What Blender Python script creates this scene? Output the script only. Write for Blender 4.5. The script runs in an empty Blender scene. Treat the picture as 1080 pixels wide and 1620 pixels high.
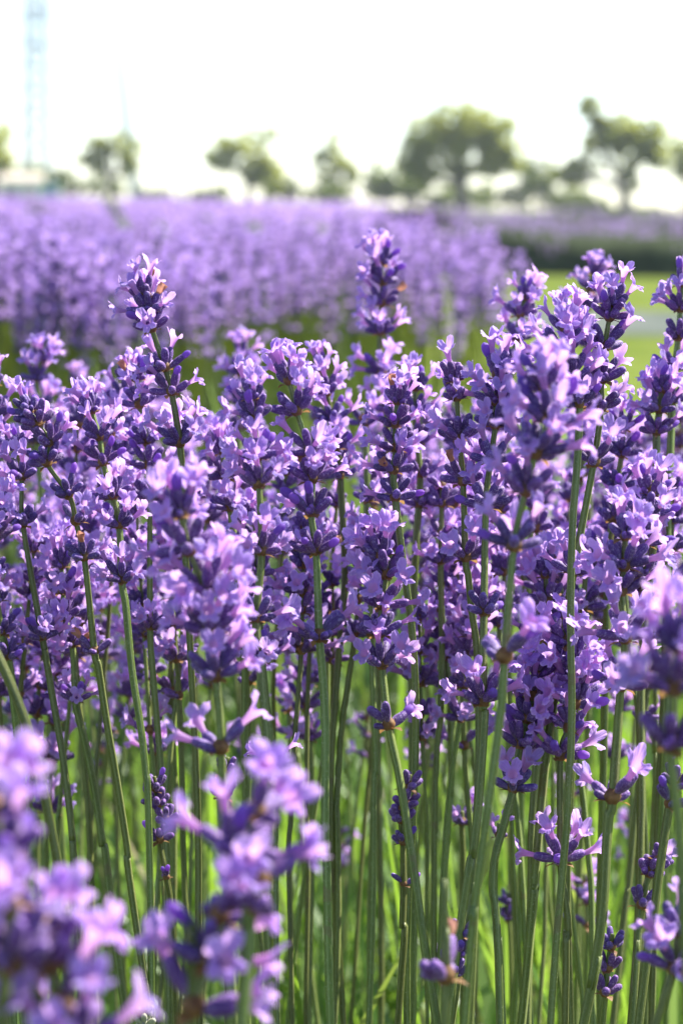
import bpy, math, random
import numpy as np
from mathutils import Vector, Matrix, Quaternion

R = math.radians
scene = bpy.context.scene
COL = scene.collection

# ---------------------------------------------------------------- camera, sky, sun, exposure
FPX = 3410.0                      # focal length in pixels of the 1080 x 1620 photograph
PITCH = math.atan((810 - 326) / FPX)
ROLL = R(0.9)
CAM_Z = 0.70
FOCUS = 0.60
cam = bpy.data.cameras.new('camera')
cam_ob = bpy.data.objects.new('camera', cam)
COL.objects.link(cam_ob)
cam.sensor_fit = 'VERTICAL'
cam.sensor_height = 36.0
cam.sensor_width = 24.0
cam.lens = 36.0 * FPX / 1620.0
cam.clip_start = 0.02
cam.clip_end = 5000
cam.dof.use_dof = True
cam.dof.focus_distance = FOCUS
cam.dof.aperture_fstop = 15.0
cam.dof.aperture_blades = 7
cam_m = Matrix.Translation((0, 0, CAM_Z)) @ Matrix.Rotation(math.pi / 2 - PITCH, 4, 'X') @ Matrix.Rotation(ROLL, 4, 'Z')
cam_ob.matrix_world = cam_m
scene.camera = cam_ob

SUN_EL, SUN_AZ = R(47), R(54)     # behind the flowers, to the right
world = bpy.data.worlds.new('World')
scene.world = world
world.use_nodes = True
wn = world.node_tree
sky = wn.nodes.new('ShaderNodeTexSky')
sky.sky_type = 'NISHITA'
sky.sun_disc = False
sky.sun_elevation = SUN_EL
sky.sun_rotation = SUN_AZ
sky.air_density = 0.8
sky.dust_density = 0.25
sky.ozone_density = 1.0
bg = wn.nodes['Background']
bg.inputs['Strength'].default_value = 0.09
wn.links.new(sky.outputs[0], bg.inputs['Color'])

sl = bpy.data.lights.new('sun', 'SUN')
sl.energy = 5.0
sl.angle = R(0.5)
sl.color = (1.0, 0.95, 0.86)
so = bpy.data.objects.new('sun', sl)
COL.objects.link(so)
sdir = Vector((math.sin(SUN_AZ) * math.cos(SUN_EL), math.cos(SUN_AZ) * math.cos(SUN_EL), math.sin(SUN_EL)))
so.rotation_euler = sdir.to_track_quat('Z', 'Y').to_euler()
so.location = sdir * 50

scene.view_settings.view_transform = 'Standard'
scene.view_settings.look = 'None'
scene.view_settings.gamma = 1.0
scene.view_settings.exposure = 1.65
scene.render.engine = 'CYCLES'
scene.cycles.max_bounces = 8
scene.cycles.transmission_bounces = 6
scene.cycles.diffuse_bounces = 5


def P(x, y, d):
    """the point of the place seen at pixel x, y of the photograph, d metres into it"""
    return cam_m @ Vector(((x - 540) / FPX * d, -(y - 810) / FPX * d, -d))


rng = random.Random(7)

# ---------------------------------------------------------------- materials


class Mat:
    def __init__(self, name):
        self.m = bpy.data.materials.new(name)
        self.m.use_nodes = True
        self.t = self.m.node_tree
        self.t.nodes.clear()
        self.out = self.n('ShaderNodeOutputMaterial')

    def n(self, kind, **kw):
        nd = self.t.nodes.new(kind)
        for k, v in kw.items():
            if isinstance(k, str) and hasattr(nd, k):
                setattr(nd, k, v)
        return nd

    def l(self, a, b):
        self.t.links.new(a, b)

    def val(self, sock, v):
        sock.default_value = v

    def noise(self, scale, detail=3.0, coord='Object', rough=0.5):
        tc = self.n('ShaderNodeTexCoord')
        nz = self.n('ShaderNodeTexNoise')
        nz.inputs['Scale'].default_value = scale
        nz.inputs['Detail'].default_value = detail
        nz.inputs['Roughness'].default_value = rough
        self.l(tc.outputs[coord], nz.inputs['Vector'])
        return nz.outputs['Fac']

    def ramp(self, fac, stops):
        r = self.n('ShaderNodeValToRGB')
        e = r.color_ramp.elements
        while len(e) < len(stops):
            e.new(0.5)
        for i, (p, c) in enumerate(stops):
            e[i].position = p
            e[i].color = (*c, 1)
        self.l(fac, r.inputs['Fac'])
        return r.outputs['Color']

    def math(self, op, a, b=None):
        m = self.n('ShaderNodeMath', operation=op)
        for i, v in enumerate((a, b)):
            if v is None:
                continue
            if isinstance(v, (int, float)):
                m.inputs[i].default_value = v
            else:
                self.l(v, m.inputs[i])
        return m.outputs[0]

    def mix(self, fac, a, b, mode='MIX'):
        m = self.n('ShaderNodeMix', data_type='RGBA', blend_type=mode)
        for sock, v in ((m.inputs[0], fac), (m.inputs[6], a), (m.inputs[7], b)):
            if isinstance(v, (int, float)):
                sock.default_value = v
            elif isinstance(v, tuple):
                sock.default_value = (*v, 1)
            else:
                self.l(v, sock)
        return m.outputs[2]

    def hsv(self, col, h=None, s=None, v=None):
        n = self.n('ShaderNodeHueSaturation')
        self.l(col, n.inputs['Color'])
        for name, x in (('Hue', h), ('Saturation', s), ('Value', v)):
            if x is None:
                continue
            if isinstance(x, (int, float)):
                n.inputs[name].default_value = x
            else:
                self.l(x, n.inputs[name])
        return n.outputs['Color']

    def rand(self):
        return self.n('ShaderNodeObjectInfo').outputs['Random']

    def island(self):
        return self.n('ShaderNodeNewGeometry').outputs['Random Per Island']

    def remap(self, fac, a, b):
        m = self.n('ShaderNodeMapRange')
        self.l(fac, m.inputs[0])
        m.inputs[3].default_value = a
        m.inputs[4].default_value = b
        return m.outputs[0]

    def uv(self):
        s = self.n('ShaderNodeSeparateXYZ')
        self.l(self.n('ShaderNodeUVMap').outputs[0], s.inputs[0])
        return s.outputs[0], s.outputs[1]

    def bump(self, height, strength, dist):
        b = self.n('ShaderNodeBump')
        b.inputs['Strength'].default_value = strength
        b.inputs['Distance'].default_value = dist
        self.l(height, b.inputs['Height'])
        return b.outputs[0]

    def surface(self, col, rough=0.5, trans=0.0, tcol=None, bump=None, spec=0.5, sheen=0.0, sheen_col=(1, 1, 1)):
        p = self.n('ShaderNodeBsdfPrincipled')
        if isinstance(col, tuple):
            p.inputs['Base Color'].default_value = (*col, 1)
        else:
            self.l(col, p.inputs['Base Color'])
        p.inputs['Roughness'].default_value = rough
        p.inputs['Specular IOR Level'].default_value = spec
        if sheen:
            p.inputs['Sheen Weight'].default_value = sheen
            p.inputs['Sheen Roughness'].default_value = 0.4
            p.inputs['Sheen Tint'].default_value = (*sheen_col, 1)
        if bump is not None:
            self.l(bump, p.inputs['Normal'])
        res = p.outputs[0]
        if trans:
            t = self.n('ShaderNodeBsdfTranslucent')
            c = tcol if tcol is not None else col
            if isinstance(c, tuple):
                t.inputs['Color'].default_value = (*c, 1)
            else:
                self.l(c, t.inputs['Color'])
            if bump is not None:
                self.l(bump, t.inputs['Normal'])
            mx = self.n('ShaderNodeMixShader')
            mx.inputs[0].default_value = trans
            self.l(res, mx.inputs[1])
            self.l(t.outputs[0], mx.inputs[2])
            res = mx.outputs[0]
        self.l(res, self.out.inputs['Surface'])
        return self.m


def petal_material(name, base, tip, tcol, throat):
    m = Mat(name)
    u, v = m.uv()
    c = m.ramp(v, [(0.0, throat), (0.34, throat), (0.5, base), (0.86, base), (1.0, tip)])
    vein = m.math('POWER', m.math('ABSOLUTE', m.math('SINE', m.math('MULTIPLY', u, 75.0))), 7.0)
    vein = m.math('MULTIPLY', vein, 0.42)
    c = m.mix(vein, c, (0.30, 0.12, 0.62))
    r = m.rand()
    nz = m.noise(420, 4)
    val = m.math('MULTIPLY', m.remap(r, 0.82, 1.14), m.remap(nz, 0.72, 1.28))
    c = m.hsv(c, m.remap(r, 0.478, 0.515), m.remap(nz, 1.1, 0.88), val)
    tc = m.mix(0.55, c, tcol)
    bp = m.bump(m.math('ADD', vein, m.math('MULTIPLY', nz, 0.5)), 0.5, 0.0003)
    return m.surface(c, 0.5, 0.5, tc, bp, spec=0.35)


M = {}
M['petal'] = petal_material('lilac_petal', (0.45, 0.27, 0.78), (0.64, 0.47, 0.88), (0.90, 0.58, 0.96), (0.62, 0.29, 0.62))
M['petal_violet'] = petal_material('violet_petal', (0.27, 0.13, 0.58), (0.38, 0.22, 0.74), (0.56, 0.24, 0.80), (0.42, 0.14, 0.52))


def calyx_material():
    m = Mat('calyx')
    u, v = m.uv()
    c = m.ramp(v, [(0.0, (0.20, 0.19, 0.16)), (0.12, (0.14, 0.10, 0.17)), (0.34, (0.075, 0.034, 0.17)), (0.75, (0.045, 0.018, 0.135)), (1.0, (0.14, 0.06, 0.30))])
    rib = m.math('POWER', m.math('ABSOLUTE', m.math('SINE', m.math('MULTIPLY', u, 13 * math.pi))), 2.0)
    c = m.mix(m.math('MULTIPLY', rib, 0.6), c, (0.20, 0.10, 0.36))
    nz = m.noise(1300, 2)
    c = m.mix(m.math('MULTIPLY', m.math('GREATER_THAN', nz, 0.60), 0.6), c, (0.36, 0.27, 0.50))
    c = m.hsv(c, m.remap(m.rand(), 0.49, 0.525), 1.0, m.remap(m.island(), 0.75, 1.35))
    return m.surface(c, 0.62, 0.10, (0.36, 0.10, 0.5), m.bump(nz, 0.6, 0.0002), sheen=0.18, sheen_col=(0.75, 0.55, 1.0))


M['calyx'] = calyx_material()
M['fuzz'] = Mat('calyx_hair').surface((0.55, 0.45, 0.70), 0.6, 0.4, (0.75, 0.62, 0.9))


def bract_material():
    m = Mat('bract')
    c = m.ramp(m.noise(500, 3), [(0.3, (0.12, 0.05, 0.02)), (0.7, (0.34, 0.19, 0.07))])
    return m.surface(c, 0.7, 0.3, (0.5, 0.28, 0.10))


M['bract'] = bract_material()


def wilt_material():
    m = Mat('wilted_petal')
    c = m.ramp(m.noise(400, 3), [(0.3, (0.30, 0.12, 0.10)), (0.7, (0.58, 0.33, 0.20))])
    return m.surface(c, 0.7, 0.35, (0.65, 0.32, 0.22))


M['wilt'] = wilt_material()


def stem_material():
    m = Mat('stem')
    u, v = m.uv()
    nz = m.noise(90, 4)
    c = m.ramp(nz, [(0.3, (0.085, 0.125, 0.014)), (0.7, (0.15, 0.20, 0.028))])
    rib = m.math('POWER', m.math('ABSOLUTE', m.math('SINE', m.math('MULTIPLY', u, 4 * math.pi))), 6.0)
    c = m.mix(m.math('MULTIPLY', rib, 0.6), c, (0.30, 0.36, 0.12))
    fine = m.noise(2600, 2)
    c = m.mix(m.math('MULTIPLY', m.math('GREATER_THAN', fine, 0.63), 0.5), c, (0.42, 0.46, 0.26))
    blem = m.math('GREATER_THAN', m.noise(38, 4, rough=0.7), 0.645)
    c = m.mix(m.math('MULTIPLY', blem, 0.55), c, (0.17, 0.13, 0.05))
    c = m.hsv(c, m.remap(m.rand(), 0.478, 0.515), 1.0, m.remap(m.rand(), 0.62, 1.12))
    return m.surface(c, 0.42, 0.10, (0.45, 0.55, 0.05), m.bump(m.math('ADD', fine, m.math('MULTIPLY', rib, 1.0)), 0.5, 0.0002), sheen=0.12, sheen_col=(1, 1, 0.6))


M['stem'] = stem_material()


def leaf_material(name, c1, c2, c3, tr, trans=0.5, scale=3.0, isl=True, dead=None):
    m = Mat(name)
    f = m.island() if isl else m.noise(scale, 4)
    c = m.ramp(f, [(0.0, c1), (0.5, c2), (0.93, c3)] + ([(0.96, dead)] if dead else []))
    c = m.hsv(c, 0.5, 1.0, m.remap(m.noise(scale, 4), 0.7, 1.3))
    return m.surface(c, 0.45, trans, m.mix(0.6, c, tr), spec=0.4)


M['grass'] = leaf_material('grass_blade', (0.05, 0.12, 0.02), (0.09, 0.19, 0.03), (0.16, 0.25, 0.06), (0.34, 0.54, 0.04), 0.5, 12, dead=(0.34, 0.27, 0.13))
M['foliage'] = leaf_material('lavender_leaf', (0.05, 0.10, 0.025), (0.10, 0.17, 0.05), (0.15, 0.22, 0.09), (0.28, 0.42, 0.07), 0.42, 12, dead=(0.30, 0.25, 0.14))
M['crown'] = leaf_material('tree_leaf', (0.12, 0.15, 0.025), (0.19, 0.22, 0.035), (0.28, 0.31, 0.06), (0.70, 0.74, 0.10), 0.6, 0.8)
M['hedge'] = leaf_material('hedge_leaf', (0.08, 0.12, 0.025), (0.12, 0.17, 0.04), (0.17, 0.22, 0.06), (0.32, 0.40, 0.06), 0.45, 0.8)


def far_petal(name, a, b):
    m = Mat(name)
    c = m.ramp(m.island(), [(0.0, a), (1.0, b)])
    c = m.hsv(c, 0.5, 1.0, m.remap(m.noise(2.0, 3), 0.8, 1.2))
    return m.surface(c, 0.6, 0.45, m.mix(0.5, c, (0.75, 0.5, 0.95)))


M['far_petal'] = far_petal('field_petal', (0.36, 0.22, 0.62), (0.66, 0.45, 0.84))
M['far_calyx'] = Mat('field_calyx').surface((0.15, 0.085, 0.28), 0.65, 0.2, (0.4, 0.2, 0.6), sheen=0.5, sheen_col=(0.7, 0.6, 0.95))
M['bark'] = Mat('bark')
_b = M['bark']
M['bark'] = _b.surface(_b.ramp(_b.noise(6, 5), [(0.3, (0.06, 0.05, 0.035)), (0.7, (0.16, 0.13, 0.10))]), 0.85)


def ground_material(name, cols, scale, bump=0.3):
    m = Mat(name)
    a = m.noise(scale, 6, rough=0.65)
    b = m.noise(scale * 0.13, 3)
    c = m.ramp(a, cols)
    c = m.hsv(c, 0.5, 1.0, m.remap(b, 0.7, 1.3))
    return m.surface(c, 0.9, 0, None, m.bump(a, bump, 0.02), spec=0.0)


M['soil'] = ground_material('soil', [(0.3, (0.04, 0.04, 0.018)), (0.55, (0.06, 0.07, 0.022)), (0.75, (0.10, 0.08, 0.045))], 14)
M['lawn'] = ground_material('lawn', [(0.3, (0.075, 0.105, 0.022)), (0.55, (0.115, 0.150, 0.032)), (0.75, (0.19, 0.19, 0.06))], 1.3)
M['path'] = ground_material('path', [(0.3, (0.08, 0.10, 0.085)), (0.7, (0.14, 0.15, 0.135))], 2.5)
M['mound'] = ground_material('row_foliage', [(0.3, (0.028, 0.036, 0.022)), (0.7, (0.06, 0.075, 0.04))], 5)
M['steel'] = Mat('galvanised_steel').surface((0.42, 0.47, 0.52), 0.45)
M['white'] = Mat('white_paint').surface((0.80, 0.76, 0.70), 0.5)
M['teal'] = Mat('teal_paint').surface((0.12, 0.36, 0.30), 0.5)
M['roof'] = Mat('pale_roof').surface((0.62, 0.52, 0.44), 0.6)
M['glass'] = Mat('dark_glass').surface((0.03, 0.04, 0.05), 0.1)

# ---------------------------------------------------------------- mesh helpers


class MB:
    """collects vertices, faces, material slots and uvs; build() links them as one mesh object"""

    def __init__(self):
        self.v, self.f, self.mi, self.uvs = [], [], [], []

    def add(self, verts, faces, mi=0, uvs=None):
        o = len(self.v)
        self.v += [tuple(p) for p in verts]
        for k, f in enumerate(faces):
            self.f.append(tuple(i + o for i in f))
            self.mi.append(mi)
            self.uvs.append([uvs[i] for i in f] if uvs is not None else [(0.5, 0.5)] * len(f))

    def mesh(self, name, mats, smooth=True):
        me = bpy.data.meshes.new(name)
        me.from_pydata(self.v, [], self.f)
        for m in mats:
            me.materials.append(m)
        me.polygons.foreach_set('material_index', self.mi)
        uv = me.uv_layers.new(name='UVMap')
        flat = [c for face in self.uvs for p in face for c in p]
        uv.data.foreach_set('uv', flat)
        if smooth:
            me.polygons.foreach_set('use_smooth', [True] * len(self.f))
        me.update()
        return me

    def build(self, name, mats, parent=None, smooth=True):
        return link(name, self.mesh(name, mats, smooth), parent)


def link(name, me, parent=None):
    o = bpy.data.objects.new(name, me)
    COL.objects.link(o)
    if parent is not None:
        o.parent = parent
    return o


def empty(name, loc):
    o = bpy.data.objects.new(name, None)
    o.empty_display_size = 0.02
    o.location = loc
    COL.objects.link(o)
    return o


def tag(o, label=None, cat=None, group=None, kind=None):
    for k, v in (('label', label), ('category', cat), ('group', group), ('kind', kind)):
        if v:
            o[k] = v
    return o


def frame_of(t, hint=Vector((1, 0, 0))):
    t = t.normalized()
    x = hint - t * hint.dot(t)
    if x.length < 1e-4:
        x = Vector((0, 1, 0)) - t * t.y
    x.normalize()
    return x, t.cross(x), t


def sweep(mb, pts, rad, n=8, mi=0, ridge=0.0, cap=True, twist=0.0, phase=0.0):
    N = len(pts)
    vs, us = [], []
    for i, p in enumerate(pts):
        t = pts[min(i + 1, N - 1)] - pts[max(i - 1, 0)]
        x, y, _ = frame_of(t)
        for k in range(n):
            a = 2 * math.pi * k / n
            r = rad[i] * (1 + ridge * math.cos(4 * a))
            aa = a + twist * i + phase
            vs.append(p + x * (r * math.cos(aa)) + y * (r * math.sin(aa)))
            us.append((k / n, i / (N - 1)))
    fs = [(i * n + k, i * n + (k + 1) % n, (i + 1) * n + (k + 1) % n, (i + 1) * n + k) for i in range(N - 1) for k in range(n)]
    if cap:
        fs.append(tuple(reversed(range(n))))
        fs.append(tuple(range((N - 1) * n, N * n)))
    mb.add(vs, fs, mi, us)


def spline(pts, per=6):
    """Catmull-Rom through pts"""
    out = []
    q = [pts[0] * 2 - pts[1]] + list(pts) + [pts[-1] * 2 - pts[-2]]
    for i in range(1, len(q) - 2):
        a, b, c, d = q[i - 1:i + 3]
        for s in range(per):
            t = s / per
            out.append(0.5 * ((2 * b) + (c - a) * t + (2 * a - 5 * b + 4 * c - d) * t * t + (3 * b - a - 3 * c + d) * t ** 3))
    out.append(pts[-1].copy())
    return out


def box(mb, x0, x1, y0, y1, z0, z1, mi=0):
    v = [(x, y, z) for z in (z0, z1) for y in (y0, y1) for x in (x0, x1)]
    mb.add(v, [(0, 2, 3, 1), (4, 5, 7, 6), (0, 1, 5, 4), (2, 6, 7, 3), (0, 4, 6, 2), (1, 3, 7, 5)], mi)


# ---------------------------------------------------------------- lavender: flower, calyx, whorl
MM = 0.001


def corolla_arrays(rg, nt=72, nv=14, size=1.0):
    """an open two-lipped lavender flower: the tube runs along +z, the upper lip points to +y"""
    lobes = []
    for c, hw, L in ((90 - 33, 36, 4.5), (90 + 33, 36, 4.5), (270, 29, 3.5), (270 - 54, 29, 3.1), (270 + 54, 29, 3.1)):
        lobes.append((c + rg.uniform(-4, 4), hw * rg.uniform(0.92, 1.08), L * rg.uniform(0.85, 1.12), rg.uniform(-14, 14)))
    up = rg.uniform(38, 86)
    low = rg.uniform(72, 126)
    ph = rg.uniform(0, 6)
    curl = rg.uniform(0.2, 1.7)
    crease = rg.choice([-1.6, 1.4, 1.0])
    vs, us = [], []
    for j in range(nv):
        v = j / (nv - 1)
        for k in range(nt):
            th = 2 * math.pi * k / nt
            deg = math.degrees(th)
            if v <= 0.4:
                s = v / 0.4
                rad = 0.75 + 0.15 * s + 0.75 * s ** 3
                z = -1.2 + 6.0 * s
            else:
                s = (v - 0.4) / 0.6
                best, lb, dl = 0.75, 0.0, 1.0
                for (c, hw, L, tilt) in lobes:
                    dd = (deg - c + 180) % 360 - 180
                    if abs(dd) < hw:
                        q = L * math.cos(dd / hw * math.pi / 2) ** 0.42
                        if q > best:
                            best, lb, dl = q, tilt, dd / hw
                f = 0.5 + 0.5 * math.sin(th)
                pm = low + (up - low) * f + lb
                rad, z = 1.65, 4.8
                n = 6
                for q in range(n):
                    a = (q + 0.5) / n * s
                    fl = R(18 + (pm - 18) * min(1, a * 1.35))
                    rad += best * s / n * math.sin(fl)
                    z += best * s / n * math.cos(fl)
                z -= curl * s * s * dl * dl
                z += 0.30 * s * s * math.sin(5 * th + ph) + 0.20 * s * s * math.sin(11 * th + 2 * ph) + 0.12 * s ** 3 * math.sin(23 * th + ph)
                z += 0.35 * s * (1 - s) * (1 - abs(dl)) * crease
                rad *= 1 + 0.035 * s ** 4 * math.sin(17 * th + 3 * ph)
            vs.append((rad * math.cos(th) * size * MM, rad * math.sin(th) * size * MM, z * size * MM))
            us.append((k / nt, v))
    fs = [(j * nt + k, j * nt + (k + 1) % nt, (j + 1) * nt + (k + 1) % nt, (j + 1) * nt + k) for j in range(nv - 1) for k in range(nt)]
    return vs, fs, us


def closed_corolla_arrays(rg, wilt=False):
    """a flower still folded (or withered) at the mouth of its calyx"""
    nt, nv = 16, 9
    vs, us = [], []
    L = rg.uniform(3.2, 5.0)
    bx, by = rg.uniform(-0.5, 0.5), rg.uniform(-0.5, 0.8)
    for j in range(nv):
        v = j / (nv - 1)
        for k in range(nt):
            th = 2 * math.pi * k / nt
            if wilt:
                rad = (0.8 + 0.9 * v) * (1 + 0.35 * math.sin(3 * th + 5 * v) * v)
                if v > 0.85:
                    rad *= 0.8
            else:
                rad = 1.0 + 0.75 * math.sin(v * math.pi * 0.9) - 0.55 * v
                rad *= 1 + 0.10 * math.sin(5 * th) * v
                if j == nv - 1:
                    rad = 0.15
            vs.append(((rad * math.cos(th) + bx * v * v) * MM, (rad * math.sin(th) + by * v * v) * MM, (-1 + (L + 1) * v) * MM))
            us.append((k / nt, 0.4 + 0.6 * v))
    fs = [(j * nt + k, j * nt + (k + 1) % nt, (j + 1) * nt + (k + 1) % nt, (j + 1) * nt + k) for j in range(nv - 1) for k in range(nt)]
    return vs, fs, us


def mesh_of(arr, name, mats):
    mb = MB()
    mb.add(arr[0], arr[1], 0, arr[2])
    return mb.mesh(name, mats)


rg = random.Random(11)
OPEN = [corolla_arrays(rg) for _ in range(9)]
OPEN_ME = [mesh_of(a, 'flower', [M['petal']]) for a in OPEN]
CLOSED_ME = [mesh_of(closed_corolla_arrays(rg), 'flower_bud', [M['petal_violet']]) for _ in range(4)]
WILT_ME = [mesh_of(closed_corolla_arrays(rg, True), 'withered_flower', [M['wilt']]) for _ in range(3)]


def calyx_into(mb, base, direc, L, W, rg, hairs=115):
    nt, nv = 26, 9
    x, y, z = frame_of(direc, Vector((rg.uniform(-1, 1), rg.uniform(-1, 1), rg.uniform(-1, 1))))
    prof = [(0, .42), (.10, .62), (.25, .84), (.42, .98), (.58, 1.0), (.74, .93), (.88, .80), (.97, .56), (1.0, .22)]
    vs, us = [], []
    bend = rg.uniform(-0.06, 0.10) * L
    upv = Vector((0, 0, 1))
    for (t, r) in prof:
        for k in range(nt):
            a = 2 * math.pi * k / nt
            rr = W * r * (1 + (0.055 if k % 2 else -0.055))
            vs.append(base + z * (L * t) + upv * (bend * t * t) + x * (rr * math.cos(a)) + y * (rr * math.sin(a)))
            us.append((k / nt, t))
    fs = [(j * nt + k, j * nt + (k + 1) % nt, (j + 1) * nt + (k + 1) % nt, (j + 1) * nt + k) for j in range(nv - 1) for k in range(nt)]
    fs.append(tuple(range((nv - 1) * nt, nv * nt)))
    mb.add(vs, fs, 0, us)
    for _ in range(hairs):
        t = rg.uniform(0.08, 1.0)
        r = np.interp(t, [p[0] for p in prof], [p[1] for p in prof]) * W
        a = rg.uniform(0, 2 * math.pi)
        nrm = x * math.cos(a) + y * math.sin(a)
        side = (z.cross(nrm)).normalized()
        p = base + z * (L * t) + upv * (bend * t * t) + nrm * r * 0.97
        tip = p + (nrm + z * rg.uniform(0.1, 0.9)).normalized() * rg.uniform(0.25, 0.5) * MM
        w = 0.06 * MM
        mb.add([p - side * w, p + side * w, tip], [(0, 1, 2)], 1)


def leaflet_into(mb, base, direc, L, W, mi, droop=0.3):
    x, y, z = frame_of(direc, Vector((0, 0, 1)))
    # x is the up side of the leaf, y runs across
    vs = []
    sec = [(0, .15), (.25, .8), (.5, 1), (.75, .6), (1, .03)]
    for (t, w) in sec:
        c = base + z * (L * t) - Vector((0, 0, 1)) * (droop * L * t * t)
        vs += [c - y * (W * w) + x * (0.25 * W * w), c, c + y * (W * w) + x * (0.25 * W * w)]
    fs = []
    for i in range(len(sec) - 1):
        for k in range(2):
            fs.append((3 * i + k, 3 * i + k + 1, 3 * i + 4 + k, 3 * i + 3 + k))
    mb.add(vs, fs, mi)


def make_whorl(seed, n, elo, ehi, L=7.0, W=1.42, two_sided=False, bract=True, gap=0.0):
    """one ring of calyces round the stem (the stem runs along +z); returns the mesh and where its flowers sit"""
    rg = random.Random(seed)
    mb = MB()
    seats = []
    a0 = rg.uniform(0, 360)
    for i in range(n):
        if two_sided:
            a = a0 + (0 if i % 2 else 180) + rg.uniform(-42, 42)
        else:
            a = a0 + 360.0 * i / n + rg.uniform(-14, 14)
        tier = i % 2
        e = rg.uniform(elo, (elo + ehi) / 2) if tier else rg.uniform((elo + ehi) / 2, ehi)
        d = Vector((math.cos(R(a)) * math.cos(R(e)), math.sin(R(a)) * math.cos(R(e)), math.sin(R(e))))
        base = Vector((math.cos(R(a)), math.sin(R(a)), 0)) * (1.5 * MM) + Vector((0, 0, (0.6 + 1.6 * (1 - tier) + rg.uniform(-.5, .5)) * MM))
        l = L * rg.uniform(0.85, 1.12) * MM
        calyx_into(mb, base, d, l, W * rg.uniform(0.9, 1.1) * MM, rg)
        seats.append((base + d * l * 0.97, d))
    # small later buds squeezed in at the bottom of the ring
    for i in range(rg.randint(1, 3)):
        a = R(rg.uniform(0, 360))
        d = Vector((math.cos(a), math.sin(a), rg.uniform(0.3, 0.8))).normalized()
        calyx_into(mb, Vector((math.cos(a), math.sin(a), 0)) * (1.4 * MM), d, L * 0.55 * MM, W * 0.72 * MM, rg, 30)
    if bract:
        for s in (0, 180):
            a = R(a0 + 90 + s + rg.uniform(-20, 20))
            d = Vector((math.cos(a), math.sin(a), rg.uniform(-0.1, 0.35))).normalized()
            leaflet_into(mb, Vector((math.cos(a), math.sin(a), 0)) * (1.2 * MM) + Vector((0, 0, -0.6 * MM)), d, rg.uniform(3.5, 5.0) * MM, rg.uniform(1.3, 1.9) * MM, 2)
    # the swollen knot the calyces grow from
    vs, fs = [], []
    for j in range(5):
        t = j / 4
        for k in range(10):
            an = 2 * math.pi * k / 10
            r = (1.2 + 1.1 * math.sin(t * math.pi)) * MM
            vs.append((r * math.cos(an), r * math.sin(an), (-1.2 + 4.2 * t) * MM))
    for j in range(4):
        for k in range(10):
            fs.append((j * 10 + k, j * 10 + (k + 1) % 10, (j + 1) * 10 + (k + 1) % 10, (j + 1) * 10 + k))
    mb.add(vs, fs, 2)
    return mb.mesh('whorl', [M['calyx'], M['fuzz'], M['bract']]), seats


WH = {
    'full': [make_whorl(100 + i, 8 + i % 3, 8, 62) for i in range(8)],
    'tip': [make_whorl(200 + i, 7 + i % 2, 32, 82, L=6.4) for i in range(5)],
    'sparse': [make_whorl(300 + i, 4 + i % 2, 18, 55, two_sided=True) for i in range(5)],
    'bud': [make_whorl(400 + i, 7 + i % 2, 22, 70, L=5.4, W=1.4) for i in range(5)],
}


def seat_matrix(p, d, rg, roll=30, size=(0.84, 1.12)):
    """where a flower sits: its tube along the calyx, its upper lip upward"""
    z = (d + Vector((rg.uniform(-.16, .16), rg.uniform(-.16, .16), rg.uniform(-.12, .16)))).normalized()
    upv = Vector((0, 0, 1))
    y = upv - z * upv.dot(z)
    if y.length < 0.15:
        y = Vector((d.x, d.y, 0)) * -1
        y = y - z * y.dot(z)
    y.normalize()
    x = y.cross(z)
    m = Matrix((x, y, z)).transposed().to_4x4()
    return Matrix.Translation(p) @ m @ Matrix.Rotation(R(rg.uniform(-roll, roll)), 4, 'Z') @ Matrix.Scale(rg.uniform(*size), 4)


def petals_mesh(seats, bloom, rg, nt=30, nv=9):
    """all open flowers of one small, half hidden whorl"""
    mb = MB()
    for (p, d) in seats:
        if rg.random() > bloom:
            continue
        vs, fs, us = corolla_arrays(rg, nt, nv)
        m = seat_matrix(p, d, rg)
        mb.add([m @ Vector(v) for v in vs], fs, 0, us)
    if not mb.v:
        p, d = seats[0]
        vs, fs, us = corolla_arrays(rg, nt, nv)
        m = seat_matrix(p, d, rg)
        mb.add([m @ Vector(v) for v in vs], fs, 0, us)
    return mb.mesh('petals', [M['petal']])


rg = random.Random(5)
PET = {k: [petals_mesh(s, {'full': .55, 'tip': .5, 'sparse': .6, 'bud': .12}[k], rg) for (_, s) in WH[k]] for k in WH}


def place_whorl(parent, origin, p, t, kind, bloom, size, rg, detail=True, nm='whorl'):
    i = rg.randrange(len(WH[kind]))
    me, seats = WH[kind][i]
    o = link('whorl', me, parent)
    x, y, z = frame_of(t)
    rot = Matrix((x, y, z)).transposed().to_4x4()
    o.matrix_basis = Matrix.Translation(p - origin) @ rot @ Matrix.Rotation(rg.uniform(0, 2 * math.pi), 4, 'Z') @ Matrix.Scale(size, 4)
    if not detail:
        if bloom > 0.2:
            link('petals', PET[kind][i], o)
        return o
    for (sp, sd) in seats:
        q = rg.random()
        if q < bloom:
            f = link('flower', rg.choice(OPEN_ME), o)
            f.matrix_basis = seat_matrix(sp, sd, rg)
        elif q < bloom + 0.10:
            f = link('flower_bud', rg.choice(CLOSED_ME), o)
            f.matrix_basis = seat_matrix(sp, sd, rg, 180)
        elif q < bloom + 0.10 + 0.014 and size < 0.85:
            f = link('withered_flower', rg.choice(WILT_ME), o)
            f.matrix_basis = seat_matrix(sp, sd, rg, 180)
    return o


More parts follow.
